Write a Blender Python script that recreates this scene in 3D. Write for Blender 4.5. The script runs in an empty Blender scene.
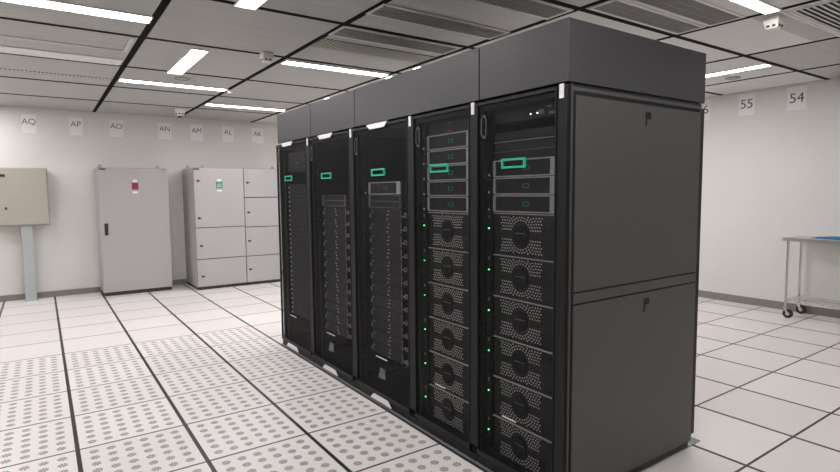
import bpy, bmesh, math, random
from mathutils import Vector, Matrix
random.seed(7)
sc = bpy.context.scene
COL = sc.collection
PI = math.pi

# ------------------------------------------------------------------ camera
FPX = 542.66
cy_, sy_ = math.cos(.6092), math.sin(.6092)
cp, sp = math.cos(-.0812), math.sin(-.0812)
fw = Vector((cp*sy_, cp*cy_, sp)); rt0 = Vector((cy_, -sy_, 0)); up0 = rt0.cross(fw)
rr = -.0089
rt = math.cos(rr)*rt0 + math.sin(rr)*up0
up = -math.sin(rr)*rt0 + math.cos(rr)*up0
cam = bpy.data.cameras.new('camera'); camo = bpy.data.objects.new('camera', cam); COL.objects.link(camo)
M = Matrix((rt, up, -fw)).transposed().to_4x4(); M.translation = Vector((-1.9037, -3.7323, 1.5153))
camo.matrix_world = M
cam.sensor_width = 36; cam.lens = 36*FPX/840; cam.clip_start = .05; cam.clip_end = 100
sc.camera = camo

# ------------------------------------------------------------------ world and exposure
w = bpy.data.worlds.new('world'); sc.world = w; w.use_nodes = True
w.node_tree.nodes['Background'].inputs[0].default_value = (.8, .85, 1, 1)
w.node_tree.nodes['Background'].inputs[1].default_value = 0.0
sc.view_settings.view_transform = 'Standard'; sc.view_settings.look = 'None'
sc.view_settings.gamma = 1; sc.view_settings.use_curve_mapping = False
sc.view_settings.exposure = 1.5
LAMP = 13.0            # strength of every fluorescent diffuser

# ------------------------------------------------------------------ materials
def mat(name, col, rough=.5, metal=0., noise=None, bump=None, spec=.5):
    m = bpy.data.materials.new(name); m.use_nodes = True
    nt = m.node_tree; b = nt.nodes['Principled BSDF']
    b.inputs['Roughness'].default_value = rough; b.inputs['Metallic'].default_value = metal
    b.inputs['Specular IOR Level'].default_value = spec
    b.inputs['Base Color'].default_value = (*col, 1)
    if noise or bump:
        tc = nt.nodes.new('ShaderNodeTexCoord')
    if noise:                                   # (scale, amount, stretch)
        mp = nt.nodes.new('ShaderNodeMapping'); nt.links.new(tc.outputs['Object'], mp.inputs[0])
        mp.inputs['Scale'].default_value = noise[2]
        n = nt.nodes.new('ShaderNodeTexNoise'); n.inputs['Scale'].default_value = noise[0]; n.inputs['Detail'].default_value = 4
        nt.links.new(mp.outputs[0], n.inputs['Vector'])
        mx = nt.nodes.new('ShaderNodeMix'); mx.data_type = 'RGBA'
        a = noise[1]
        mx.inputs[6].default_value = tuple(c*(1-a) for c in col)+(1,)
        mx.inputs[7].default_value = tuple(min(1, c*(1+a)) for c in col)+(1,)
        nt.links.new(n.outputs['Fac'], mx.inputs[0]); nt.links.new(mx.outputs[2], b.inputs['Base Color'])
    if bump:
        n2 = nt.nodes.new('ShaderNodeTexNoise'); n2.inputs['Scale'].default_value = bump[0]
        nt.links.new(tc.outputs['Object'], n2.inputs['Vector'])
        bp = nt.nodes.new('ShaderNodeBump'); bp.inputs['Strength'].default_value = bump[1]; bp.inputs['Distance'].default_value = .002
        nt.links.new(n2.outputs['Fac'], bp.inputs['Height']); nt.links.new(bp.outputs[0], b.inputs['Normal'])
    return m
def emis(name, col, s):
    m = bpy.data.materials.new(name); m.use_nodes = True
    b = m.node_tree.nodes['Principled BSDF']
    b.inputs['Base Color'].default_value = (*col, 1)
    b.inputs['Emission Color'].default_value = (*col, 1); b.inputs['Emission Strength'].default_value = s
    return m

class G:                                         # tiny math-node helper
    def __init__(s, nt): s.nt = nt
    def m(s, op, a, b=None, c=None):
        n = s.nt.nodes.new('ShaderNodeMath'); n.operation = op
        for i, v in enumerate((a, b, c)):
            if v is None: continue
            if isinstance(v, (int, float)): n.inputs[i].default_value = v
            else: s.nt.links.new(v, n.inputs[i])
        return n.outputs[0]

def floor_mat():
    m = bpy.data.materials.new('raised_floor_tiles'); m.use_nodes = True
    nt = m.node_tree; b = nt.nodes['Principled BSDF']; g = G(nt)
    tc = nt.nodes.new('ShaderNodeTexCoord'); sx = nt.nodes.new('ShaderNodeSeparateXYZ')
    nt.links.new(tc.outputs['Object'], sx.inputs[0]); X, Y = sx.outputs[0], sx.outputs[1]
    lx = g.m('FLOORED_MODULO', X, .6); ly = g.m('FLOORED_MODULO', Y, .6)
    ex = g.m('MINIMUM', lx, g.m('SUBTRACT', .6, lx)); ey = g.m('MINIMUM', ly, g.m('SUBTRACT', .6, ly))
    ln = g.m('MAXIMUM', g.m('LESS_THAN', ex, .0118), g.m('LESS_THAN', ey, .0075))
    # perforations: 6 x 6 round rosettes per tile
    P = .0885; O = .0785-P/2
    cx = g.m('SUBTRACT', g.m('FLOORED_MODULO', g.m('SUBTRACT', lx, O), P), P/2)
    cyy = g.m('SUBTRACT', g.m('FLOORED_MODULO', g.m('SUBTRACT', ly, O), P), P/2)
    r = g.m('SQRT', g.m('ADD', g.m('MULTIPLY', cx, cx), g.m('MULTIPLY', cyy, cyy)))
    ang = g.m('ARCTAN2', cyy, cx)
    slit = g.m('GREATER_THAN', g.m('SINE', g.m('MULTIPLY', ang, 8.)), -.2)
    ring = g.m('MULTIPLY', g.m('LESS_THAN', r, .0250), g.m('GREATER_THAN', r, .002))
    dot = g.m('MULTIPLY', ring, slit)
    inb = g.m('MULTIPLY', g.m('GREATER_THAN', ex, .034), g.m('GREATER_THAN', ey, .034))
    zone = g.m('MULTIPLY', g.m('LESS_THAN', X, 0), g.m('LESS_THAN', Y, 2.4))
    dot = g.m('MULTIPLY', g.m('MULTIPLY', dot, inb), zone)
    # speckled laminate, each tile a shade of its own
    n = nt.nodes.new('ShaderNodeTexNoise'); n.inputs['Scale'].default_value = 90; n.inputs['Detail'].default_value = 3
    nt.links.new(tc.outputs['Object'], n.inputs['Vector'])
    wn = nt.nodes.new('ShaderNodeTexWhiteNoise'); wn.noise_dimensions = '2D'
    cb = nt.nodes.new('ShaderNodeCombineXYZ')
    nt.links.new(g.m('FLOOR', g.m('DIVIDE', X, .6)), cb.inputs[0]); nt.links.new(g.m('FLOOR', g.m('DIVIDE', Y, .6)), cb.inputs[1])
    nt.links.new(cb.outputs[0], wn.inputs['Vector'])
    f = g.m('ADD', g.m('MULTIPLY', n.outputs['Fac'], .6), g.m('MULTIPLY', wn.outputs['Value'], .4))
    mx = nt.nodes.new('ShaderNodeMix'); mx.data_type = 'RGBA'
    mx.inputs[6].default_value = (.66, .625, .60, 1); mx.inputs[7].default_value = (.80, .765, .74, 1)
    nt.links.new(f, mx.inputs[0])
    m2 = nt.nodes.new('ShaderNodeMix'); m2.data_type = 'RGBA'; m2.inputs[7].default_value = (.045, .038, .036, 1)
    nt.links.new(dot, m2.inputs[0]); nt.links.new(mx.outputs[2], m2.inputs[6])
    m3 = nt.nodes.new('ShaderNodeMix'); m3.data_type = 'RGBA'; m3.inputs[7].default_value = (.016, .012, .012, 1)
    nt.links.new(ln, m3.inputs[0]); nt.links.new(m2.outputs[2], m3.inputs[6])
    nt.links.new(m3.outputs[2], b.inputs['Base Color'])
    b.inputs['Roughness'].default_value = .38; b.inputs['Specular IOR Level'].default_value = .35
    return m

def ceiling_mat(name, col, rough, metal=.0, line=.22):
    m = bpy.data.materials.new(name); m.use_nodes = True
    nt = m.node_tree; b = nt.nodes['Principled BSDF']
    tc = nt.nodes.new('ShaderNodeTexCoord'); mp = nt.nodes.new('ShaderNodeMapping')
    nt.links.new(tc.outputs['Object'], mp.inputs[0]); mp.inputs['Scale'].default_value = (1.2, 45, 1)
    n = nt.nodes.new('ShaderNodeTexNoise'); n.inputs['Scale'].default_value = 1.; n.inputs['Detail'].default_value = 5
    nt.links.new(mp.outputs[0], n.inputs['Vector'])
    mx = nt.nodes.new('ShaderNodeMix'); mx.data_type = 'RGBA'
    mx.inputs[6].default_value = tuple(c*(1-line) for c in col)+(1,); mx.inputs[7].default_value = tuple(c*(1+line) for c in col)+(1,)
    nt.links.new(n.outputs['Fac'], mx.inputs[0]); nt.links.new(mx.outputs[2], b.inputs['Base Color'])
    b.inputs['Roughness'].default_value = rough; b.inputs['Metallic'].default_value = metal
    return m

def mesh_door_mat():                             # finely perforated black sheet: part hole, part steel
    m = bpy.data.materials.new('perforated_black_steel'); m.use_nodes = True
    nt = m.node_tree; b = nt.nodes['Principled BSDF']; o = nt.nodes['Material Output']
    b.inputs['Base Color'].default_value = (.006, .006, .0065, 1); b.inputs['Roughness'].default_value = .5; b.inputs['Specular IOR Level'].default_value = .25
    t = nt.nodes.new('ShaderNodeBsdfTransparent'); mx = nt.nodes.new('ShaderNodeMixShader'); mx.inputs[0].default_value = .26
    nt.links.new(t.outputs[0], mx.inputs[1]); nt.links.new(b.outputs[0], mx.inputs[2]); nt.links.new(mx.outputs[0], o.inputs[0])
    return m

def dotted_mat(name, base, dark, px, py, r):
    m = bpy.data.materials.new(name); m.use_nodes = True
    nt = m.node_tree; b = nt.nodes['Principled BSDF']; g = G(nt)
    tc = nt.nodes.new('ShaderNodeTexCoord'); sx = nt.nodes.new('ShaderNodeSeparateXYZ')
    nt.links.new(tc.outputs['Object'], sx.inputs[0])
    a = g.m('SUBTRACT', g.m('DIVIDE', g.m('FLOORED_MODULO', sx.outputs[0], px), px), .5)
    c = g.m('SUBTRACT', g.m('DIVIDE', g.m('FLOORED_MODULO', sx.outputs[1], py), py), .5)
    d = g.m('LESS_THAN', g.m('MAXIMUM', g.m('ABSOLUTE', a), g.m('ABSOLUTE', c)), r)
    mx = nt.nodes.new('ShaderNodeMix'); mx.data_type = 'RGBA'
    mx.inputs[6].default_value = (*base, 1); mx.inputs[7].default_value = (*dark, 1)
    nt.links.new(d, mx.inputs[0]); nt.links.new(mx.outputs[2], b.inputs['Base Color'])
    b.inputs['Roughness'].default_value = .5
    return m

m_floor = floor_mat()
m_wall = mat('warm_white_wall_paint', (.715, .70, .675), .7, noise=(1.2, .035, (1, 1, 1)), bump=(60, .15))
m_ceil = ceiling_mat('grey_ceiling_panel', (.43, .425, .41), .42)
m_ceil2 = ceiling_mat('pale_lit_ceiling_panel', (.66, .65, .64), .5, line=.04)  # right-hand panels: floor-bounced light put into a paler colour
m_ceil3 = ceiling_mat('satin_metal_ceiling_panel', (.36, .355, .345), .33, .35)
m_grid = mat('black_ceiling_grid', (.004, .004, .004), .8, spec=.1)
m_base = mat('taupe_baseboard', (.24, .215, .195), .5)
m_white = mat('white_fixture_enamel', (.78, .77, .76), .4)
m_lamp = emis('lit_fluorescent_diffuser', (1, .975, .985), LAMP)
m_side = mat('charcoal_powder_coat', (.058, .055, .052), .46, noise=(260, .18, (1, 1, 1)), bump=(400, .25))
m_plen = mat('dark_grey_powder_coat', (.040, .0375, .042), .5, noise=(260, .15, (1, 1, 1)), bump=(400, .2))
m_blk = mat('black_steel', (.007, .007, .0075), .45, spec=.3)
m_post = mat('satin_black_post', (.0085, .009, .0093), .45, spec=.25)
m_void = mat('matt_black_interior', (.006, .006, .007), .8)
m_mesh = mesh_door_mat()
m_node = mat('black_server_face', (.013, .013, .014), .5)
m_bez = mat('grey_server_bezel', (.66, .65, .66), .4)
m_bez2 = mat('dim_grey_edge', (.30, .295, .30), .4)
m_dot = mat('pale_steel_grille', (.85, .83, .80), .4)
m_green = mat('emerald_green_badge', (.01, .46, .28), .4)
m_dgreen = mat('dull_green_mark', (.05, .42, .28), .5)
m_red = mat('dull_red_mark', (.45, .05, .03), .5)
m_handle = mat('dark_chromed_loop', (.12, .12, .12), .35)
m_ring = mat('grey_ring_plastic', (.42, .41, .40), .5)
m_label = mat('white_label', (.80, .79, .80), .5)
m_led = emis('green_led', (.10, .9, .22), 2.2)
m_ledw = emis('pale_led', (.7, 1, .8), 1.5)
m_chrome = mat('chrome', (.62, .61, .60), .22, 1.)
m_steel = mat('stainless_steel', (.62, .60, .58), .32, .85)
m_cab = mat('light_grey_cabinet_paint', (.40, .388, .388), .42, noise=(3, .02, (1, 1, 1)))
m_cab2 = mat('pale_grey_cabinet_paint', (.43, .415, .42), .42, noise=(3, .02, (1, 1, 1)))
m_box = mat('beige_enclosure_paint', (.40, .375, .325), .5, noise=(14, .04, (1, 1, 1)))
m_gpost = mat('blue_grey_galvanised_steel', (.40, .43, .43), .5, noise=(12, .08, (1, 1, 1)))
m_gap = mat('dark_gap', (.05, .047, .045), .7)
m_plastic = mat('black_plastic', (.02, .02, .02), .4)
m_ivory = mat('ivory_plastic', (.80, .77, .70), .5)
m_paper = mat('white_paper', (.83, .82, .81), .7)
m_ink = mat('grey_black_ink', (.07, .065, .065), .7)
m_stred = mat('dark_red_sticker', (.36, .012, .05), .5)
m_stgreen = mat('green_sticker', (.03, .25, .12), .5)
m_blue = mat('blue_cover_sheet', (.03, .22, .40), .5)
m_foot = mat('zinc_grey_plate', (.22, .23, .25), .45, .3)
m_vent = mat('dark_grey_vent_metal', (.30, .29, .28), .45, .2)
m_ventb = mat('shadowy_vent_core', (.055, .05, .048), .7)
m_ventf = mat('pale_vent_frame', (.68, .67, .66), .45)
m_gold = dotted_mat('perforated_olive_strip', (.42, .41, .33), (.03, .026, .018), .036, .038, .31)
m_slot = dotted_mat('slotted_cream_strip', (.55, .53, .47), (.03, .025, .015), .034, .11, .28)
m_rubber = mat('black_rubber', (.015, .015, .015), .6)
m_cable = mat('dark_cable', (.05, .05, .055), .5)

# ------------------------------------------------------------------ mesh helpers
class MB:
    def __init__(s): s.v = []; s.f = []
    def box(s, x0, x1, y0, y1, z0, z1):
        if x0 > x1: x0, x1 = x1, x0
        if y0 > y1: y0, y1 = y1, y0
        if z0 > z1: z0, z1 = z1, z0
        i = len(s.v)
        s.v += [(x, y, z) for x in (x0, x1) for y in (y0, y1) for z in (z0, z1)]
        s.f += [tuple(i+k for k in q) for q in ((0, 1, 3, 2), (4, 6, 7, 5), (0, 4, 5, 1), (2, 3, 7, 6), (0, 2, 6, 4), (1, 5, 7, 3))]
        return s
    def prism(s, pts, d):                        # polygon pts extruded by vector d
        i = len(s.v); n = len(pts)
        s.v += [tuple(p) for p in pts] + [tuple(p[k]+d[k] for k in range(3)) for p in pts]
        s.f += [tuple(range(i, i+n))[::-1], tuple(range(i+n, i+2*n))]
        s.f += [(i+k, i+(k+1) % n, i+n+(k+1) % n, i+n+k) for k in range(n)]
        return s
    def tube(s, pts, r, n=10, closed=False):     # swept circle
        pts = [Vector(p) for p in pts]; i0 = len(s.v); m = len(pts)
        rs = r if isinstance(r, (list, tuple)) else [r]*m
        for k, p in enumerate(pts):
            if closed: t = pts[(k+1) % m]-pts[k-1]
            else: t = pts[min(k+1, m-1)]-pts[max(k-1, 0)]
            t.normalize(); a = t.orthogonal() if k == 0 else (a - t*a.dot(t))
            a.normalize(); b = t.cross(a)
            for j in range(n):
                q = p + rs[k]*(math.cos(2*PI*j/n)*a + math.sin(2*PI*j/n)*b); s.v.append(tuple(q))
        for k in range(m if closed else m-1):
            k2 = (k+1) % m
            for j in range(n):
                s.f.append((i0+k*n+j, i0+k*n+(j+1) % n, i0+k2*n+(j+1) % n, i0+k2*n+j))
        if not closed:
            s.f += [tuple(i0+j for j in range(n))[::-1], tuple(i0+(m-1)*n+j for j in range(n))]
        return s
    def cyl(s, c, ax, r, h, n=20, r2=None):
        c = Vector(c); d = Vector((0, 0, 0)); d[ax] = h
        return s.tube([c, c+d], [r, r if r2 is None else r2], n)
    def quadstrip_ring(s): pass
    def build(s, name, m, parent=None, origin=None, bevel=0, smooth=False):
        o0 = Vector(origin) if origin is not None else (ORG[parent.name] if parent is not None else Vector((0, 0, 0)))
        me = bpy.data.meshes.new(name); me.from_pydata([tuple(Vector(v)-o0) for v in s.v], [], s.f)
        bm = bmesh.new(); bm.from_mesh(me); bmesh.ops.recalc_face_normals(bm, faces=bm.faces)
        if bevel:
            bmesh.ops.bevel(bm, geom=list(bm.edges), offset=bevel, segments=1, affect='EDGES', profile=.5)
        bm.to_mesh(me); bm.free()
        if smooth:
            for p in me.polygons: p.use_smooth = True
        me.materials.append(m)
        ob = bpy.data.objects.new(name, me); COL.objects.link(ob)
        if parent is not None: ob.parent = parent
        else: ob.location = o0
        ORG[ob.name] = o0
        return ob
ORG = {}
def tag(o, label, cat, group=None, kind=None):
    if label: o['label'] = label
    if cat: o['category'] = cat
    if group: o['group'] = group
    if kind: o['kind'] = kind
    return o
def thing(name, loc, label, cat, group=None):
    o = bpy.data.objects.new(name, None); COL.objects.link(o); o.location = loc; o.empty_display_size = .1
    ORG[o.name] = Vector(loc); return tag(o, label, cat, group)
def struct(name, mb, m):
    o = mb.build(name, m); o['kind'] = 'structure'; return o
def copy_tree(root, loc, label):
    r = root.copy(); COL.objects.link(r); r.location = loc; r['label'] = label
    for ch in list(root.children):
        c = ch.copy(); COL.objects.link(c); c.parent = r
        for gch in ch.children:
            d = gch.copy(); COL.objects.link(d); d.parent = c
    return r
def text_part(name, s, size, m, parent, loc, rot, depth=.0006):
    cu = bpy.data.curves.new(name, 'FONT'); cu.body = s; cu.size = size; cu.align_x = 'CENTER'; cu.align_y = 'CENTER'
    cu.extrude = depth; cu.offset = -.0005
    to = bpy.data.objects.new(name+'_tmp', cu); COL.objects.link(to)
    bpy.context.view_layer.update()
    me = bpy.data.meshes.new_from_object(to.evaluated_get(bpy.context.evaluated_depsgraph_get()))
    bpy.data.objects.remove(to); me.materials.clear(); me.materials.append(m)
    ob = bpy.data.objects.new(name, me); COL.objects.link(ob); ob.parent = parent
    ob.location = Vector(loc)-ORG[parent.name]; ob.rotation_euler = rot
    return ob
def ordw(k): return ['topmost', 'second', 'third', 'fourth', 'fifth', 'sixth', 'seventh', 'eighth', 'ninth', 'tenth', 'eleventh', 'twelfth', 'thirteenth',
    'fourteenth', 'fifteenth', 'sixteenth', 'seventeenth', 'eighteenth', 'nineteenth', 'twentieth', 'twenty-first', 'twenty-second', 'twenty-third',
    'twenty-fourth', 'twenty-fifth', 'twenty-sixth', 'twenty-seventh', 'twenty-eighth', 'twenty-ninth', 'thirtieth'][k]

# ------------------------------------------------------------------ room shell
HC = 2.775
XL, XR, YN, YF = -4.6, 5.68, -6.2, 6.0
struct('floor', MB().box(XL-.1, XR+.1, YN-.1, YF+.1, -.08, 0), m_floor)
struct('wall_far', MB().box(XL-.1, XR+.1, YF, YF+.1, 0, HC+.05), m_wall)
struct('wall_right', MB().box(XR, XR+.1, YN-.1, YF, 0, HC+.05), m_wall)
struct('wall_left', MB().box(XL-.1, XL, YN-.1, YF, 0, HC+.05), m_wall)
struct('wall_near', MB().box(XL, XR, YN-.1, YN, 0, HC+.05), m_wall)
struct('baseboard_far', MB().box(XL, XR-.016, YF-.014, YF, 0, .085), m_base)
struct('baseboard_right', MB().box(XR-.014, XR, YN, YF-.016, 0, .095), m_base)
struct('baseboard_left', MB().box(XL, XL+.014, YN, YF-.016, 0, .085), m_base)
# ceiling: 1.2 m metal panels between black shadow gaps
CX = [-1.156-1.2*3+1.2*k for k in range(10)]      # lines running away from the camera; C3 = 1.244
JY = [-1.183-1.2*4+1.2*k for k in range(11)]      # lines running across
ce = struct('ceiling', MB().box(XL-.1, XR+.1, YN-.1, YF+.1, HC+.012, HC+.06), m_grid)
gw = .027
def cell(i, j): return CX[i], CX[i+1], JY[j], JY[j+1]
pale = {(7, 3), (6, 3)}; satin = {(5, 4), (5, 5), (4, 4)}
mbs = {0: MB(), 1: MB(), 2: MB()}
xs = [XL]+[c for c in CX if XL < c < XR]+[XR]; ys = [YN]+[c for c in JY if YN < c < YF]+[YF]
for a in range(len(xs)-1):
    for b in range(len(ys)-1):
        x0, x1, y0, y1 = xs[a], xs[a+1], ys[b], ys[b+1]
        if x1-x0 < .08 or y1-y0 < .08: continue
        xc, yc = (x0+x1)/2, (y0+y1)/2
        k = 0
        if 1.3 < xc < 3.6 and -2.4 < yc < -1.2: k = 1
        if 1.3 < xc < 5.6 and -1.2 < yc: k = 1
        if 0 < xc < 1.3 and -1.2 < yc < 1.2: k = 2
        mbs[k].box(x0+gw, x1-gw, y0+gw, y1-gw, HC, HC+.012)
gb = MB()
for c in CX:
    if XL < c < XR: gb.box(c-.022, c+.022, YN, YF, HC-.003, HC+.011)
for c in JY:
    if YN < c < YF-.1: gb.box(XL, XR, c-.023, c+.023, HC-.0025, HC+.011)
gb.build('grid_bars', m_grid, ce)
for k, mm in ((0, m_ceil), (1, m_ceil2), (2, m_ceil3)):
    p = mbs[k].build('ceiling_panels', mm, ce)

# ------------------------------------------------------------------ ceiling lights
def lamp_strip(x0, x1, y0, y1, label):
    t = thing('ceiling_light', ((x0+x1)/2, (y0+y1)/2, HC), label, 'ceiling light', 'fluorescent strip lights in the ceiling')
    e = .012
    f = MB()
    f.box(x0-e, x1+e, y0-e, y0, HC-.012, HC).box(x0-e, x1+e, y1, y1+e, HC-.012, HC).box(x0-e, x0, y0, y1, HC-.012, HC).box(x1, x1+e, y0, y1, HC-.012, HC)
    f.build('housing', m_white, t)
    MB().box(x0, x1, y0, y1, HC-.009, HC-.001).build('diffuser', m_lamp, t)
    return t
W = .125
def lx(x0, yc, label, w=W, x1=None): lamp_strip(x0+.04, (x1 or x0+1.2)-.03, yc-w/2, yc+w/2, label)
def ly(xc, y0, label, w=W): lamp_strip(xc-w/2, xc+w/2, y0+.05, y0+1.15, label)
lx(-2.356, .68, 'long strip light at the top left corner, running off the left edge', .15)
lx(-1.156, 3.12, 'strip light nearer the far wall, beyond the short slanting light', .125)
ly(-.685, 1.3, 'short slanting strip light in the middle of the left ceiling', .13)
lx(.044, 4.33, 'farthest strip light, just in front of the far wall signs', .125)
lx(.044, 1.37, 'strip light above the farthest racks, left of the plenum top', .13)
ly(-.70, -1.12, 'short strip light cut off by the top edge, left of centre', .13)
lx(1.258, -1.92, 'strip light at the top right between vents, cut off by the top edge', .09)
ly(4.22, -1.20, 'strip light beside the right end of the rack plenum, near the numbered signs', .12)
lx(1.244, 1.42, 'strip light peeking out just above the dark plenum, left of the next glint', .14)
lx(1.244, .88, 'small bit of strip light glinting right above the dark plenum centre', .12)
lx(1.244, 2.98, 'small bit of strip light glinting above the far end of the plenum', .13)
# unseen strips of the same kind, added to brighten the room and far wall
for x, y in ((-3.556, -3.0), (-3.556, 3.0), (-1.156, -2.6), (-1.156, -4.9), (1.244, -4.2), (3.644, -4.2), (3.3, .7), (3.3, 3.1), (-3.556, .0), (-3.556, 4.3), (-3.556, 5.4), (3.3, 4.9)):
    lx(x, y, 'added strip light in the ceiling out of view, brightening the room', .14)

# ------------------------------------------------------------------ ceiling vents
def vent(x0, x1, y0, y1, label, mode='fin', fm=m_ventf, e=.022):
    t = thing('ceiling_vent', ((x0+x1)/2, (y0+y1)/2, HC), label, 'ceiling vent')
    z0, z1 = HC-.008, HC
    MB().box(x0-e, x1+e, y0-e, y0, z0, z1).box(x0-e, x1+e, y1, y1+e, z0, z1).box(x0-e, x0, y0, y1, z0, z1).box(x1, x1+e, y0, y1, z0, z1).build('frame', fm, t)
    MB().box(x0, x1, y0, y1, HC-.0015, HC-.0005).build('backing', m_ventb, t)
    s = MB()
    if mode == 'fin':
        n = int((x1-x0)/.022)
        for k in range(n):
            x = x0+(k+.5)*(x1-x0)/n; s.box(x-.0045, x+.0045, y0, y1, z0+.001, HC-.002)
        for q in (1/3, 2/3):
            yy = y0+(y1-y0)*q; s.box(x0, x1, yy-.002, yy+.002, z0, HC-.002)
        s.build('louvre_slats', m_vent, t)
    else:
        n = 8
        for k in range(n):
            y = y0+(k+.5)*(y1-y0)/n
            s.prism([(x0, y-.010, z0-.004), (x0, y+.004, z0-.004), (x0, y+.012, HC-.002), (x0, y-.002, HC-.002)], (x1-x0, 0, 0))
        s.build('louvre_slats', m_ventf, t)
vent(.07, 1.2, -.51, -.31, 'long dark grille crossing the ceiling above the plenum middle, second of its trio')
vent(.07, 1.18, .075, .30, 'dark grille in the ceiling beside the perforated strip, farthest of its trio')
vent(.07, 1.2, -1.13, -.93, 'dark grille at the top edge ending at the near plenum corner')
vent(1.30, 2.38, -1.44, -1.25, 'dark grille just above the near plenum corner, right of the black crossing')
vent(1.30, 2.38, -1.73, -1.51, 'dark grille parallel to and beyond the one over the plenum corner')
vent(2.55, 3.60, -2.30, -1.99, 'open louvred air grille at the top right corner', 'slat')
def strip(name, x0, x1, y0, y1, m, label, cat='ceiling strip', z=.004):
    o = MB().box(x0, x1, y0, y1, HC-z, HC).build(name, m, origin=((x0+x1)/2, (y0+y1)/2, HC)); tag(o, label, cat)
strip('perforated_strip', .06, 1.2, .445, .715, m_gold, 'olive perforated strip in the ceiling beside the dark grille')
strip('slotted_strip', -2.33, -1.19, 3.15, 3.235, m_slot, 'row of tiny cream slots in the left ceiling')
# service panel at the left
t = thing('access_panel', (-1.77, 1.9, HC), 'ceiling access panel with pale strip and raised frame at upper left', 'ceiling panel')
MB().box(-2.33, -1.20, 2.13, 2.388, HC-.004, HC).build('pale_strip', m_label, t)
MB().box(-2.33, -1.24, 1.74, 1.765, HC-.01, HC).box(-1.24, -1.21, 1.27, 1.765, HC-.01, HC).box(-2.33, -1.2, 2.105, 2.115, HC-.01, HC).build('frame', m_ventf, t)
# plate seams on the right panels
strip('ceiling_plate', 2.50, 3.60, -1.93, -1.76, m_ceil, 'grey plate between the louvred grille and pale panel, detector on it', 'ceiling plate')
strip('ceiling_plate', 2.47, 3.62, -1.958, -1.94, m_white, 'thin white rail edging the louvred grille at top right', 'ceiling rail', .008)

# detectors
def detector(x, y, label, s=1.):
    t = thing('smoke_detector', (x, y, HC), label, 'smoke detector', 'square smoke detectors under the ceiling')
    a = .062*s
    MB().box(x-a, x+a, y-a, y+a, HC-.035*s, HC).build('base', m_ivory, t, bevel=.006)
    z0, z1 = HC-.10*s, HC-.035*s; b = a*.98; c = a*.72
    mb = MB(); mb.v = [(x-c, y-c, z0), (x+c, y-c, z0), (x+c, y+c, z0), (x-c, y+c, z0), (x-b, y-b, z1), (x+b, y-b, z1), (x+b, y+b, z1), (x-b, y+b, z1)]
    mb.f = [(0, 1, 2, 3), (4, 5, 6, 7), (0, 1, 5, 4), (1, 2, 6, 5), (2, 3, 7, 6), (3, 0, 4, 7)]
    mb.build('sensor_head', m_ivory, t, bevel=.005)
    zz = HC-.078*s
    for k in (-1, 1):
        MB().box(x+k*.022*s-.012*s, x+k*.022*s+.012*s, y-c-.010*s, y-c+.004, zz-.008*s, zz+.008*s).build('vent_slot', m_gap, t)
        MB().box(x-c-.010*s, x-c+.004, y+k*.022*s-.012*s, y+k*.022*s+.012*s, zz-.008*s, zz+.008*s).build('vent_slot', m_gap, t)
detector(-.16, 1.16, 'ivory smoke detector by the light above the farthest racks', .82)
detector(-.13, 5.0, 'small ivory smoke detector farthest away, above the AM sign')
detector(2.60, -1.86, 'ivory smoke detector hanging at the top right of the ceiling', .9)
for x, y, lb in ((-.56, 2.72, 'faint flush ring sensor in the left ceiling beyond the short light'), (4.62, -.62, 'faint flush ring sensor beside the right hand strip light')):
    t = thing('ceiling_sensor', (x, y, HC), lb, 'ceiling sensor')
    MB().tube([(x+.075*math.cos(a*PI/12), y+.075*math.sin(a*PI/12), HC-.004) for a in range(24)], .005, 6, True).build('ring', m_vent, t)
    MB().cyl((x, y, HC-.006), 2, .05, .006, 20).build('disc', m_ceil, t)
o = MB().cyl((.075, 3.13, HC-.03), 2, .028, .03, 14, .035).build('indicator_lamp', m_white, origin=(.075, 3.13, HC), smooth=False)
tag(o, 'tiny white indicator knob at the end of the second farthest strip light', 'indicator')

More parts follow.
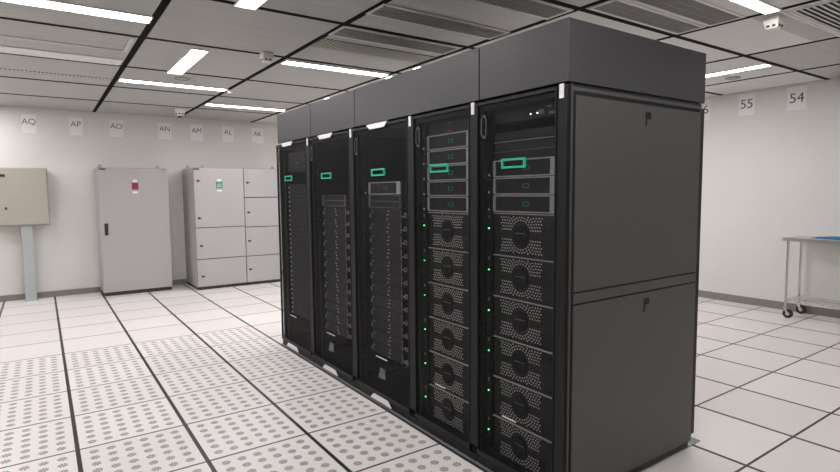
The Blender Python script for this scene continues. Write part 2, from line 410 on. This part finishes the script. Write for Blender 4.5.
# ------------------------------------------------------------------ server racks
ZT = 1.985; ZB = .055; XD = .03; XB = 1.183
def rack(yl, yr, post, label, plates, lx0, lx1):
    """yl = left edge seen from the front (larger y), yr = right edge"""
    t = thing('server_rack', (.6, (yl+yr)/2, 0), label, 'server rack', 'black server racks in a row')
    g = .003; L, R = yl-g, yr+g
    f = MB()
    f.box(.045, XB-.03, R, L, ZT-.045, ZT)                      # roof
    f.box(.045, XB-.03, R, L, ZB-.01, ZB)                       # bottom
    f.box(.045, .075, L-.02, L, ZB, ZT-.045)                # left front post
    f.box(XB-.07, XB-.03, R, R+.04, ZB, ZT-.045).box(XB-.07, XB-.03, L-.04, L, ZB, ZT-.045)
    f.build('frame', m_blk, t)
    MB().box(XD-.008, .075, R, R+post-.008, ZB+.04, ZT-.003).build('front_column', m_post, t)
    rail = MB()
    rail.box(.085, .10, L-.0465, L-.025, ZB+.04, ZT-.045)
    rail.box(.105, .12, R+post-.006, R+post+.006, ZB+.04, ZT-.045)
    rail.build('mounting_rail', m_post, t)
    MB().box(.85, .86, R+.002, L-.002, ZB+.04, ZT-.045).build('rear_baffle', m_void, t)
    MB().box(.11, XB-.075, L-.006, L-.002, ZB+.042, ZT-.047).build('light_block_partition', m_void, t)  # added sheet that stops light crossing between racks
    rd = MB().box(XB-.028, XB, R, L, ZB+.03, ZT-.02).build('rear_door', m_blk, t)
    MB().box(XB, XB+.015, R+.03, R+.055, .92, 1.12).build('handle', m_plastic, rd)
    # front door
    dL, dR = L, R+post-.006; s = .006
    d = MB().box(XD-.012, XD+.006, dL-s, dL, ZB, ZT-.006).box(XD-.012, XD+.006, dR, dR+s, ZB, ZT-.006)
    d.box(XD-.012, XD+.006, dR+s, dL-s, ZT-.02, ZT-.006).box(XD-.012, XD+.006, dR+s, dL-s, ZB, ZB+.03)
    d = d.build('front_door', m_blk, t)
    MB().box(XD-.005, XD-.004, dR+s, dL-s, ZB+.03, ZT-.02).build('mesh_panel', m_mesh, d)
    hy = L-.062; hz = 1.85
    loop = [(XD-.018, hy+.019*math.cos(a*PI/8), hz+.03*math.sin(a*PI/8)+(.022 if math.sin(a*PI/8) > 0 else -.022)) for a in range(16)]
    h = MB().tube(loop, .0024, 6, True); h.box(XD-.02, XD-.004, hy-.004, hy+.004, hz-.06, hz-.05); h.box(XD-.02, XD-.004, hy-.004, hy+.004, hz+.05, hz+.06)
    h = h.build('handle', m_handle, d); h['label'] = 'grey loop handle'
    # emerald rectangle outline badge
    e = .010; z0, z1 = 1.628, 1.677
    bd = MB().box(XD-.016, XD-.005, lx1, lx0, z0, z0+e).box(XD-.016, XD-.005, lx1, lx0, z1-e, z1)
    bd.box(XD-.016, XD-.005, lx0-e, lx0, z0+e, z1-e).box(XD-.016, XD-.005, lx1, lx1+e, z0+e, z1-e)
    bd = bd.build('badge', m_green, d); bd['label'] = 'emerald green rectangle outline badge'
    if plates:
        a, b = plates
        q = MB().prism([(XD-.018, a, 1.988), (XD-.018, b, 1.988), (XD-.018, b+.045, 1.953), (XD-.018, a-.045, 1.953)], (.006, 0, 0)).build('top_plate', m_label, d); q['label'] = 'white plate'
        q = MB().prism([(XD-.018, a-.045, .056), (XD-.018, b+.045, .056), (XD-.018, b, .018), (XD-.018, a, .018)], (.006, 0, 0)).build('bottom_plate', m_label, d); q['label'] = 'white plate'
    q = MB().box(XD-.012, XD-.0082, R+.016, R+.040, 1.925, 1.988).build('rack_tag', m_label, t); q['label'] = 'small white upright tag'
    # base: levelling feet and low toe rail
    for x in (.12, 1.05):
        for y in (R+.07, L-.07):
            MB().cyl((x, y, 0), 2, .025, .012, 16).cyl((x, y, .012), 2, .009, ZB-.012, 10).build('levelling_foot', m_foot, t)
    MB().box(.028, .04, R, L, .002, ZB-.012).build('toe_rail', m_blk, t)
    MB().box(.008, .022, R, L, 0, .006).build('floor_strip', m_foot, t)
    MB().box(.05, XB-.06, R+.002, R+.01, .015, ZB-.002).build('side_skirt', m_blk, t)
    if yl > 1.4: MB().box(.08, XB-.08, L-.0015, L, ZB, ZT-.046).build('side_panel', m_side, t)
    return t
EDGE = [1.47, .69, -.11, -.905, -1.51, -2.115]
RN = ['farthest', 'second farthest', 'middle', 'second nearest', 'nearest']
rk = []
bad = [(1.262, 1.09), (.444, .265), (-.387, -.567), (-1.092, -1.262), (-1.705, -1.866)]
pl = [(1.327, 1.038), (.495, .212), (-.332, -.616), None, None]
desc = ['farthest black server rack of the row, white plates on its door', 'second farthest black rack, full of small lights, white plates on its door',
        'middle black rack with cable rings, white plates on its door', 'second nearest black rack, five grey bezels over six round grilles',
        'nearest black rack with the grey end panels, three grey bezels over six round grilles']
for k in range(5):
    rk.append(rack(EDGE[k], EDGE[k+1], [.070, .068, .070, .064, .062][k], desc[k], pl[k], *bad[k]))
# end cladding of the nearest rack (seen from the side)
r5 = rk[4]
ys0 = -2.113; pt = -2.128
fr = MB().box(.045, .058, ys0-.006, ys0, ZB+.01, ZT).box(1.127, 1.138, ys0-.006, ys0, ZB+.03, ZT).box(.058, 1.127, ys0-.006, ys0, 1.958, 1.975)
fr.box(.045, 1.138, ys0-.006, ys0, ZB, ZB+.022)
fr.build('side_frame', m_side, r5)
MB().box(.0585, 1.1265, ys0-.004, ys0, ZB+.023, 1.957).build('side_backing', m_void, r5)
def side_panel(z0, z1, lx_, lz, big):
    p = MB().box(.068, 1.122, pt, ys0-.005, z0, z1).build('side_panel', m_side, r5, bevel=.003)
    p['label'] = big+' grey side panel'
    MB().box(lx_-.016, lx_-.008, pt-.002, pt, lz-.04, lz+.032).box(lx_+.0, lx_+.026, pt-.003, pt, lz-.002, lz+.030).build('lock', m_void, p)
side_panel(1.05, 1.938, .612, 1.872, 'upper')
side_panel(ZB+.028, .988, .635, .927, 'lower')
MB().box(.068, 1.122, pt+.002, ys0-.005, .994, 1.044).build('middle_rail', m_side, r5, bevel=.002)
# stabiliser plate at the rear foot
MB().box(1.09, 1.285, -2.10, -2.0, 0, .006).build('stabiliser_plate', m_foot, r5)
MB().cyl((1.12, -2.085, .006), 2, .008, ZB-.006, 10).build('stabiliser_bolt', m_foot, r5)

# plenum boxes on top
PE = [1.466, .672, -.125, -1.516, -2.112]
pn = ['far end', 'third', 'wide second', 'nearest']
pd = ['plain dark grey plenum box at the far end, on the farthest rack', 'dark grey plenum box on the second farthest rack', 'longest dark grey plenum box, spanning two racks',
      'dark grey plenum box nearest the camera, its end face showing']
for k in range(4):
    y1, y0 = PE[k]-.0035, PE[k+1]+.0035
    t = thing('plenum_box', (.6, (y0+y1)/2, 1.99), pd[k], 'plenum', 'plenum boxes on top of the racks')
    MB().box(.033, 1.192, y0, y1, 1.997, 2.272).build('casing', m_plen, t, bevel=.002)
    MB().box(.06, 1.16, y0+.01, y1-.01, 1.986, 1.996).build('gasket', m_void, t)

# ------------------------------------------------------------------ equipment in the racks
XE = .10                                          # front plane of the equipment
def front_frame(mb, yl, yr, z0, z1, l, r, tb, x=XE):
    mb.box(x-.012, x, yr, yl, z1-tb, z1).box(x-.012, x, yr, yl, z0, z0+tb)
    mb.box(x-.014, x, yl-l, yl, z0+tb, z1-tb).box(x-.014, x, yr, yr+r, z0+tb, z1-tb)
    return mb
def storage(yl, yr, z0, z1, label, group):
    c = (yl+yr)/2
    t = thing('storage_server', (XE, c, z0), label, 'server', group)
    MB().box(XE, XE+.6, yr, yl, z0, z1).build('chassis', m_node, t)
    front_frame(MB(), yl, yr, z0, z1, .007, .040, .0055).build('bezel', m_bez, t)['label'] = 'grey bezel'
    lo = MB(); z = (z0+z1)/2; a = c-.01
    for q in ((a-.022, a+.022, z+.008, z+.011), (a-.022, a+.022, z-.011, z-.008), (a-.022, a-.019, z-.008, z+.008), (a+.019, a+.022, z-.008, z+.008)):
        lo.box(XE-.003, XE-.0002, *q)
    lo.build('badge', m_dgreen, t)
    MB().box(XE-.034, XE-.028, yl+.010, yl+.016, z0+.006, z0+.018).build('side_latch', m_dot, t)
    return t
def grille_chassis(yl, yr, z0, z1, label, group):
    c = (yl+yr)/2+.024; zc = (z0+z1)/2
    t = thing('grille_server', (XE, (yl+yr)/2, z0), label, 'server', group)
    MB().box(XE, XE+.42, yr, yl, z0, z1).build('chassis', m_node, t)
    MB().box(XE-.012, XE, yr, yl, z1-.0045, z1).build('top_edge', m_bez, t)
    for sgn, nm in ((1, 'upper_grille'), (-1, 'lower_grille')):
        gmb = MB(); r = .066
        while r < .19:
            n = int(PI*r/.0165)
            for k in range(n+1):
                a = PI*k/n; y = r*math.cos(a)*1.08; z = sgn*(.010+r*math.sin(a))
                if abs(y) < .142 and .022 < abs(z) < .094:
                    s = .0034
                    gmb.box(XE-.003, XE-.0002, c+y-s, c+y+s, zc+z-s, zc+z+s)
            r += .0145
        gmb.build(nm, m_dot, t)
    hub = MB().cyl((XE-.006, c, zc), 0, .052, .0055, 24).build('fan_hub', m_void, t)
    MB().box(XE-.01, XE-.0062, c-.035, c+.035, zc+.008, zc+.011).build('pull_tab', m_bez2, t)
    MB().tube([(XE-.034, yl+.014, z0+.137), (XE-.028, yl+.014, z0+.137)], .0042, 8).build('status_light', m_led, t)
    MB().box(XE-.032, XE-.028, yl+.010, yl+.017, z1-.03, z1-.012).build('latch', m_bez2, t)
    return t
# nearest rack
yl, yr = -1.568, -2.003
for k in range(3):
    z1 = 1.676-.0915*k
    storage(yl, yr, z1-.087, z1, ordw(k)+' of three grey-bezelled servers in the nearest rack', 'bezelled servers in the nearest rack')
for k in range(6):
    z1 = 1.400-.2235*k
    grille_chassis(yl, yr, z1-.2205, z1, ordw(k)+' of six round-grilled servers in the nearest rack', 'round-grilled servers in the nearest rack')
# network gear at the top of the nearest rack
t = thing('network_switch', (XE, (yl+yr)/2, 1.79), 'dark network switch with tiny port lights at the top of the nearest rack', 'network switch')
MB().box(XE, XE+.4, yr, yl, 1.868, 1.93).build('chassis', m_node, t)
MB().box(XE-.006, XE-.0005, -1.915, -1.88, 1.885, 1.905).box(XE-.006, XE-.0005, -1.96, -1.93, 1.912, 1.92).box(XE-.006, XE-.0005, -1.98, -1.945, 1.88, 1.89).build('port_cover', m_bez2, t)
MB().box(XE-.006, XE-.0005, -1.828, -1.823, 1.889, 1.895).box(XE-.006, XE-.0005, -1.872, -1.867, 1.889, 1.895).build('port_light', m_ledw, t)
for k, (za, zb, lb) in enumerate(((1.78, 1.82, 'blank dark shelf unit under the network switch in the nearest rack'), (1.727, 1.772, 'dark thin unit with pale top edge and green lights, nearest rack'), (1.682, 1.722, 'dark thin unit resting right above the bezelled servers, nearest rack'))):
    t = thing('rack_unit', (XE, (yl+yr)/2, za), lb, 'rack unit')
    MB().box(XE, XE+.4, yr, yl, za, zb).build('chassis', m_node, t)
    if k: MB().box(XE-.008, XE, yr, yl, zb-.003, zb).build('top_edge', m_bez2 if k == 2 else m_bez, t)
    if k: MB().box(XE-.008, XE-.0005, yr+.006, yr+.013, za+.012, za+.026).build('status_light', m_led, t)
# second nearest rack
yl, yr = -.966, -1.384
for k in range(5):
    z1 = 1.858-.0935*k
    storage(yl, yr, z1-.088, z1, ordw(k)+' of five grey-bezelled servers in the second nearest rack', 'bezelled servers in the second nearest rack')
for k in range(6):
    z1 = 1.388-.2215*k
    grille_chassis(yl, yr, z1-.2205, z1, ordw(k)+' of six round-grilled servers in the second nearest rack', 'round-grilled servers in the second nearest rack')
t = thing('rack_unit', (XE, -1.155, 1.865), 'dark unit with two dull red marks, top of the second nearest rack', 'rack unit')
MB().box(XE, XE+.4, yr, yl, 1.862, 1.932).build('chassis', m_node, t)
MB().box(XE-.004, XE-.0005, -1.205, -1.155, 1.916, 1.923).box(XE-.004, XE-.0005, -1.2, -1.16, 1.870, 1.878).build('red_mark', m_red, t)
# middle and second farthest rack: one bezelled server, two blanks, then 2U nodes with lights and cable rings
def node(yl, yr, z0, z1, label, group, dense=1.):
    t = thing('compute_node', (XE, (yl+yr)/2, z0), label, 'server', group)
    MB().box(XE, XE+.55, yr, yl, z0, z1).build('chassis', m_node, t)
    MB().box(XE-.006, XE, yr, yl, z1-.002, z1).build('top_edge', m_post, t)
    h = z1-z0
    MB().box(XE-.010, XE-.0005, yl-.014, yl-.002, z0+.18*h, z0+.5*h).box(XE-.010, XE-.0005, yl-.05, yl-.02, z0+.62*h, z0+.70*h).build('left_latch', m_bez2, t)
    m = MB(); yc = yl-(yl-yr)*.57
    for q in range(3):
        for _ in range(2):
            yy = yc+random.uniform(-.018, .018); zz = z0+h*(.18+.3*q)+random.uniform(-.004, .004)
            m.box(XE-.005, XE-.0005, yy-.004, yy+.004, zz-.003, zz+.003)
    m.build('port_row', m_dot, t)
    MB().box(XE-.006, XE-.0005, yr+.002, yr+.007, z0+.1*h, z0+.9*h).build('right_edge', m_bez2, t)
    return t
def ring(y, z, label, group):
    t = thing('cable_ring', (.06, y, z), label, 'cable ring', group)
    pts = [(.07, y+.014*math.cos(a*PI/6), z+.014*math.sin(a*PI/6)) for a in range(12)]
    MB().tube(pts, .0036, 6, True).build('loop', m_ring, t)
    MB().tube([(.072, y+.015, z-.004), (.085, y+.05, z-.012), (.095, y+.075, z-.010)],   .003, 6).build('tail', m_bez, t)
    return t
for ri, (yl, yr, nm) in ((2, (-.222, -.645, 'middle')), (1, (.585, .17, 'second farthest'))):
    c = (yl+yr)/2
    storage(yl, yr, 1.50, 1.587, 'single grey-bezelled server above the node stack in the %s rack' % nm, 'single bezelled servers') if ri == 2 else None
    for k, (za, zb) in enumerate(((1.452, 1.494), (1.406, 1.448))):
        t = thing('blanking_unit', (XE, c, za), ('upper' if k == 0 else 'lower')+' thin blank unit above the node stack of the %s rack' % nm, 'rack unit', 'blank units in the %s rack' % nm)
        MB().box(XE, XE+.3, yr, yl, za, zb).build('chassis', m_node, t)
        front_frame(MB(), yl, yr, za, zb, .004, .004, .002).build('edge', m_bez2, t)
    proto = node(yl, yr, 1.402-.088, 1.402, 'topmost of twelve compute nodes in the %s rack' % nm, 'compute nodes in the %s rack' % nm)
    for k in range(1, 12):
        copy_tree(proto, (XE, c, 1.402-.088-.0905*k), ordw(k)+' of twelve compute nodes in the %s rack' % nm)
    ry = yr-.090
    pr = ring(ry, 1.36, 'topmost cable ring beside the nodes of the %s rack' % nm, 'cable rings in the %s rack' % nm)
    for k in range(1, 12):
        copy_tree(pr, (.06, ry, 1.36-.0905*k), ordw(k)+' cable ring from the top beside the nodes of the %s rack' % nm)
    cb = MB()
    for q in range(4):
        y0 = ry-.012+.012*q-.01; cb.tube([(.1+.01*(q % 2), y0+.006*math.sin(z*7+q), z*.1) for z in range(3, 18)], .004, 6)
    tag(cb.build('cable_bundle', m_cable, origin=(.1, ry, .3)), 'dark cable bundle running down the right of the %s rack' % nm, 'cables')
    for s_, (za, zb, a, b) in enumerate(((.20, .255, .21, .32),)):
        t = MB().box(XD-.009, XD-.0055, yl-b, yl-a, za, zb).build('label_patch', m_bez2, rk[ri].children[0], origin=ORG[rk[ri].name]) if False else None
# stickers and the thin pale line on the three far doors
for ri, yc in ((2, -.48), (1, .34), (0, 1.16)):
    d = [c for c in rk[ri].children if c.name.startswith('front_door')][0]
    if ri:
        q = MB()
        for k in range(6): q.box(XD-.0062, XD-.0052, yc-.045, yc+.045-.004*k, .195+.013*k, .199+.013*k)
        q.build('printed_label', m_bez2, d)
    MB().box(XD-.009, XD-.0052, yc-.075, yc+.075, .338, .344).build('pale_strip', m_label, d)
for ri, yc in ((3, -1.17), (4, -1.76)):
    d = [c for c in rk[ri].children if c.name.startswith('front_door')][0]
    MB().box(XD-.009, XD-.0052, yc-.05, yc+.05, .338, .344).build('pale_strip', m_label, d)
# farthest rack: thin servers
yl, yr = 1.375, .86
c = (yl+yr)/2
t0 = thing('thin_server', (XE, c, 1.555), 'topmost of the thin servers stacked in the farthest rack', 'server', 'thin servers in the farthest rack')
MB().box(XE, XE+.5, yr, yl, 1.555, 1.597).build('chassis', m_node, t0)
MB().box(XE-.006, XE-.0005, yl-.022, yl-.004, 1.56, 1.575).box(XE-.006, XE-.0005, yr+.02, yr+.06, 1.575, 1.581).box(XE-.006, XE-.0005, yr+.004, yr+.016, 1.558, 1.588).build('latch', m_bez, t0)
for k in range(1, 28):
    copy_tree(t0, (XE, c, 1.555-.0455*k), ordw(k)+' of the thin servers counted from the top, farthest rack')
t = thing('rack_unit', (XE, c, 1.70), 'dark switch with faint port marks near the top of the farthest rack', 'rack unit')
MB().box(XE, XE+.4, yr, yl, 1.72, 1.90).build('chassis', m_node, t)
mm = MB()
for k in range(7):
    y = random.uniform(yr+.05, yl-.1); z = random.uniform(1.74, 1.88); mm.box(XE-.004, XE-.0005, y-.012, y+.012, z-.003, z+.003)
mm.build('port_row', m_bez2, t)

# ------------------------------------------------------------------ far wall furniture
def eye(mb, x, y, z):
    mb.box(x-.04, x+.04, y-.02, y+.02, z, z+.006)
    mb.tube([(x+.018*math.cos(a*PI/6), y, z+.024+.02*math.sin(a*PI/6)) for a in range(12)], .006, 6, True)
t = thing('electrical_cabinet', (-.725, 5.76, 0), 'single-door grey electrical cabinet with a red sticker, against the far wall', 'cabinet')
x0, x1, y0, y1, zt = -1.20, -.25, 5.49, 5.985, 1.91
MB().box(x0, x1, y0+.02, y1, .055, zt).build('body', m_cab, t, bevel=.004)
MB().box(x0+.01, x1-.01, y0+.03, y1-.01, 0, .055).build('plinth', m_gap, t)
d = MB().box(x0+.004, x1-.004, y0, y0+.0185, .06, zt-.004).build('door', m_cab, t, bevel=.003)
h = MB().box(x0+.055, x0+.10, y0-.018, y0, .915, 1.09).build('handle', m_plastic, d, bevel=.006)
MB().box(x0+.022, x0+.108, y0-.003, y0, zt-.032, zt-.012).build('nameplate', m_plastic, d)
xc = -.725+.01
MB().box(xc-.028, xc+.028, y0-.002, y0, 1.70, 1.735).build('white_sticker', m_label, d)
MB().box(xc-.036, xc+.036, y0-.002, y0, 1.53, 1.56).build('white_sticker', m_label, d)
MB().box(xc-.045, xc+.045, y0-.003, y0, 1.585, 1.69).build('red_sticker', m_stred, d)['label'] = 'dark red sticker'
MB().box(xc-.03, xc+.03, y0-.004, y0-.003, 1.63, 1.637).box(xc-.012, xc-.006, y0-.004, y0-.003, 1.60, 1.675).box(xc+.006, xc+.012, y0-.004, y0-.003, 1.60, 1.675).build('pictogram', m_ink, d)
MB().box(x1-.085, x1-.03, y0-.003, y0, zt-.03, zt-.012).build('maker_plate', m_foot, d)
for x in (x0+.05, x1-.12):
    mb = MB(); eye(mb, x, y0+.16, zt); mb.build('lifting_eye', m_foot, t)

x0, xs_, x1, y0, y1, zt = .055, .828, 1.43, 5.18, 5.985, 1.922
t = thing('locker_cabinet', ((x0+x1)/2, 5.6, 0), 'wide pale grey cabinet of many small doors with a green sticker', 'cabinet')
MB().box(x0, x1, y0+.02, y1, .045, zt).build('body', m_cab2, t, bevel=.003)
MB().box(x0+.01, x1-.01, y0+.03, y1-.01, 0, .045).build('plinth', m_gap, t)
MB().box(x0+.002, x1-.002, y0+.0178, y0+.0198, .047, zt-.002).build('seam_shade', m_gap, t)  # dark sheet behind the doors, paints the shade in their seams
def ldoor(a, b, za, zb, lock, extra=None):
    d = MB().box(a+.006, b-.006, y0, y0+.0175, za+.006, zb-.006).build('door', m_cab2, t, bevel=.002)
    for (xx, zz) in lock:
        MB().cyl((xx, y0-.012, zz), 1, .017, .012, 14).box(xx+.012, xx+.035, y0-.008, y0-.001, zz-.009, zz+.009).build('lock', m_plastic, d)
    return d
d = ldoor(x0, xs_, .983, zt, ((x0+.06, 1.715), (x0+.06, 1.135)))
xc = .44
MB().box(xc-.03, xc+.03, y0-.002, y0, 1.715, 1.745).build('white_sticker', m_label, d)
MB().box(xc-.035, xc+.035, y0-.002, y0, 1.55, 1.575).build('white_sticker', m_label, d)
MB().box(xc-.05, xc+.05, y0-.003, y0, 1.60, 1.70).build('green_sticker', m_stgreen, d)['label'] = 'green sticker'
MB().box(xc-.028, xc-.022, y0-.004, y0-.003, 1.622, 1.672).box(xc+.022, xc+.028, y0-.004, y0-.003, 1.622, 1.672).box(xc-.022, xc+.022, y0-.004, y0-.003, 1.622, 1.628).box(xc-.004, xc+.004, y0-.004, y0-.003, 1.64, 1.68).build('pictogram', m_label, d)
MB().box(x0+.006, x0+.092, y0-.003, y0, zt-.034, zt-.014).build('nameplate', m_plastic, d)
ldoor(x0, xs_, .487, .983, ((x0+.072, .70),)); ldoor(x0, xs_, .047, .487, ((x0+.078, .215),))
for za, zb, zl in ((1.448, zt, 1.69), (.963, 1.448, 1.205), (.483, .963, .735), (.047, .483, .265)): ldoor(xs_, x1, za, zb, ((xs_+.055, zl),))
for x, yy in ((x0+.05, y0+.6), (x0+.16, y0+.1), (x1-.08, y0+.1)):
    mb = MB(); eye(mb, x, yy, zt); mb.build('lifting_eye', m_foot, t)

t = thing('wall_enclosure', (-2.15, 5.85, 0), 'beige junction box on a blue-grey post at the left edge', 'junction box')
MB().box(-2.62, -1.80, 5.77, 5.985, 1.09, 1.90).build('body', m_box, t, bevel=.006)
d = MB().box(-2.61, -1.812, 5.75, 5.769, 1.102, 1.888).build('door', m_box, t, bevel=.004)
for zz in (1.79, 1.335): MB().box(-2.31, -2.285, 5.738, 5.75, zz-.017, zz+.017).build('lock', m_plastic, d)
MB().box(-2.36, -2.31, 5.742, 5.75, 1.775, 1.81).build('nameplate', m_plastic, d)
MB().box(-2.15, -2.015, 5.80, 5.95, 0, 1.09).build('post', m_gpost, t, bevel=.004)
MB().box(-2.16, -2.0, 5.795, 5.955, 0, .012).build('foot_plate', m_gpost, t)

# paper signs
def sign(s, x0, x1, z0, z1, side, size):
    e = .002
    if side == 'far':
        c = ((x0+x1)/2, YF-e, (z0+z1)/2)
        t = thing('paper_sign', c, 'white paper sheet reading %s on the far wall' % s, 'sign', 'lettered sheets along the far wall')
        MB().box(x0, x1, YF-e, YF-.0002, z0, z1).build('sheet', m_paper, t)
        text_part('lettering', s, size, m_ink, t, (c[0]+.0, YF-e-.0008, c[2]+.03), (PI/2, 0, 0))
    else:
        c = (XR-e, (x0+x1)/2, (z0+z1)/2)
        t = thing('paper_sign', c, 'white paper sheet reading %s on the right wall' % s, 'sign', 'numbered sheets along the right wall')
        MB().box(XR-e, XR-.0002, x0, x1, z0, z1).build('sheet', m_paper, t)
        text_part('lettering', s, size, m_ink, t, (XR-e-.0008, c[1]+.0, c[2]), (PI/2, 0, -PI/2))
for s, a, b in (('AQ', -2.062, -1.893), ('AP', -1.49, -1.318), ('AO', -.962, -.773), ('AN', -.275, -.071), ('AM', .219, .423), ('AL', .74, .934), ('AK', 1.251, 1.463)):
    sign(s, a, b, 2.41, 2.675, 'far', .115)
sign('56', .165, .375, 2.465, 2.745, 'right', .165)
sign('55', -.40, -.20, 2.468, 2.75, 'right', .165)
sign('54', -.975, -.765, 2.465, 2.745, 'right', .165)

# ------------------------------------------------------------------ steel cart by the right wall
t = thing('steel_cart', (5.41, -1.6, 0), 'stainless steel rolling work table against the right wall', 'cart')
xa, xb, ya, yb = 5.23, 5.60, -2.25, -1.02
ZTOP = .945
mb = MB().box(5.165, 5.655, ya-.05, yb+.035, ZTOP-.004, ZTOP).box(5.165, 5.17, ya-.05, yb+.035, ZTOP-.035, ZTOP-.004).box(5.165, 5.655, yb+.03, yb+.035, ZTOP-.035, ZTOP-.004).box(5.165, 5.655, ya-.05, ya-.045, ZTOP-.035, ZTOP-.004)
mb.build('table_top', m_steel, t)
sh = MB(); zs = .215
for z in (zs, zs-.03):
    sh.tube([(xa, ya, z), (xa, yb, z)], .004, 6).tube([(xb, ya, z), (xb, yb, z)], .004, 6).tube([(xa, ya, z), (xb, ya, z)], .004, 6).tube([(xa, yb, z), (xb, yb, z)], .004, 6)
for k in range(48):
    y = ya+(yb-ya)*(k+.5)/48; sh.tube([(xa, y, zs+.003), (xb, y, zs+.003)], .002, 5)
for k in range(3):
    x = xa+(xb-xa)*(k+.5)/3; sh.tube([(x, ya, zs-.004), (x, yb, zs-.004)], .003, 5)
sz = MB
for k in range(24):                              # truss zigzag in the front and end edges
    y0_ = ya+(yb-ya)*k/24; y1_ = ya+(yb-ya)*(k+1)/24; ym = (y0_+y1_)/2
    sh.tube([(xa, y0_, zs), (xa, ym, zs-.03), (xa, y1_, zs)], .0022, 5)
sh.build('wire_shelf', m_chrome, t)
for x in (xa, xb):
    for y in (ya, yb):
        p = MB().cyl((x, y, .135), 2, .0135, ZTOP-.14, 12)
        for k in range(30):
            p.cyl((x, y, .15+k*.0254), 2, .0145, .003, 12)
        p.build('leg', m_chrome, t)
        wl = MB().tube([(x-.013, y-.03, .052), (x+.013, y-.03, .052)], .052, 20)
        w_ = wl.build('caster', m_rubber, t)
        MB().tube([(x-.0145, y-.03, .052), (x+.0145, y-.03, .052)], .022, 14).build('wheel_hub', m_chrome, w_)
        MB().prism([(x-.022, y-.042, .045), (x-.022, y-.022, .04), (x-.022, y+.014, .125), (x-.022, y-.018, .125)], (.005, 0, 0)).prism([(x+.017, y-.042, .045), (x+.017, y-.022, .04), (x+.017, y+.014, .125), (x+.017, y-.018, .125)], (.005, 0, 0)).box(x-.024, x+.024, y-.02, y+.018, .112, .128).cyl((x, y, .128), 2, .016, .01, 12).build('caster_fork', m_chrome, w_)
o = MB()
n = 12; pts = []
for k, (a, zf) in enumerate(((0, .012), (.012, 0), (.02, .006))):
    z = ZTOP+.0005+k*.007
    o.prism([(5.25+a, -1.95, z), (5.56-a*2, -1.92, z), (5.60-a, -1.33-a*2, z), (5.32+a, -1.21-a*3, z)], (0, 0, .006))
tag(o.build('blue_folder_stack', m_blue, origin=(5.4, -1.6, ZTOP)), 'blue folders lying flat on the stainless steel table', 'folders')
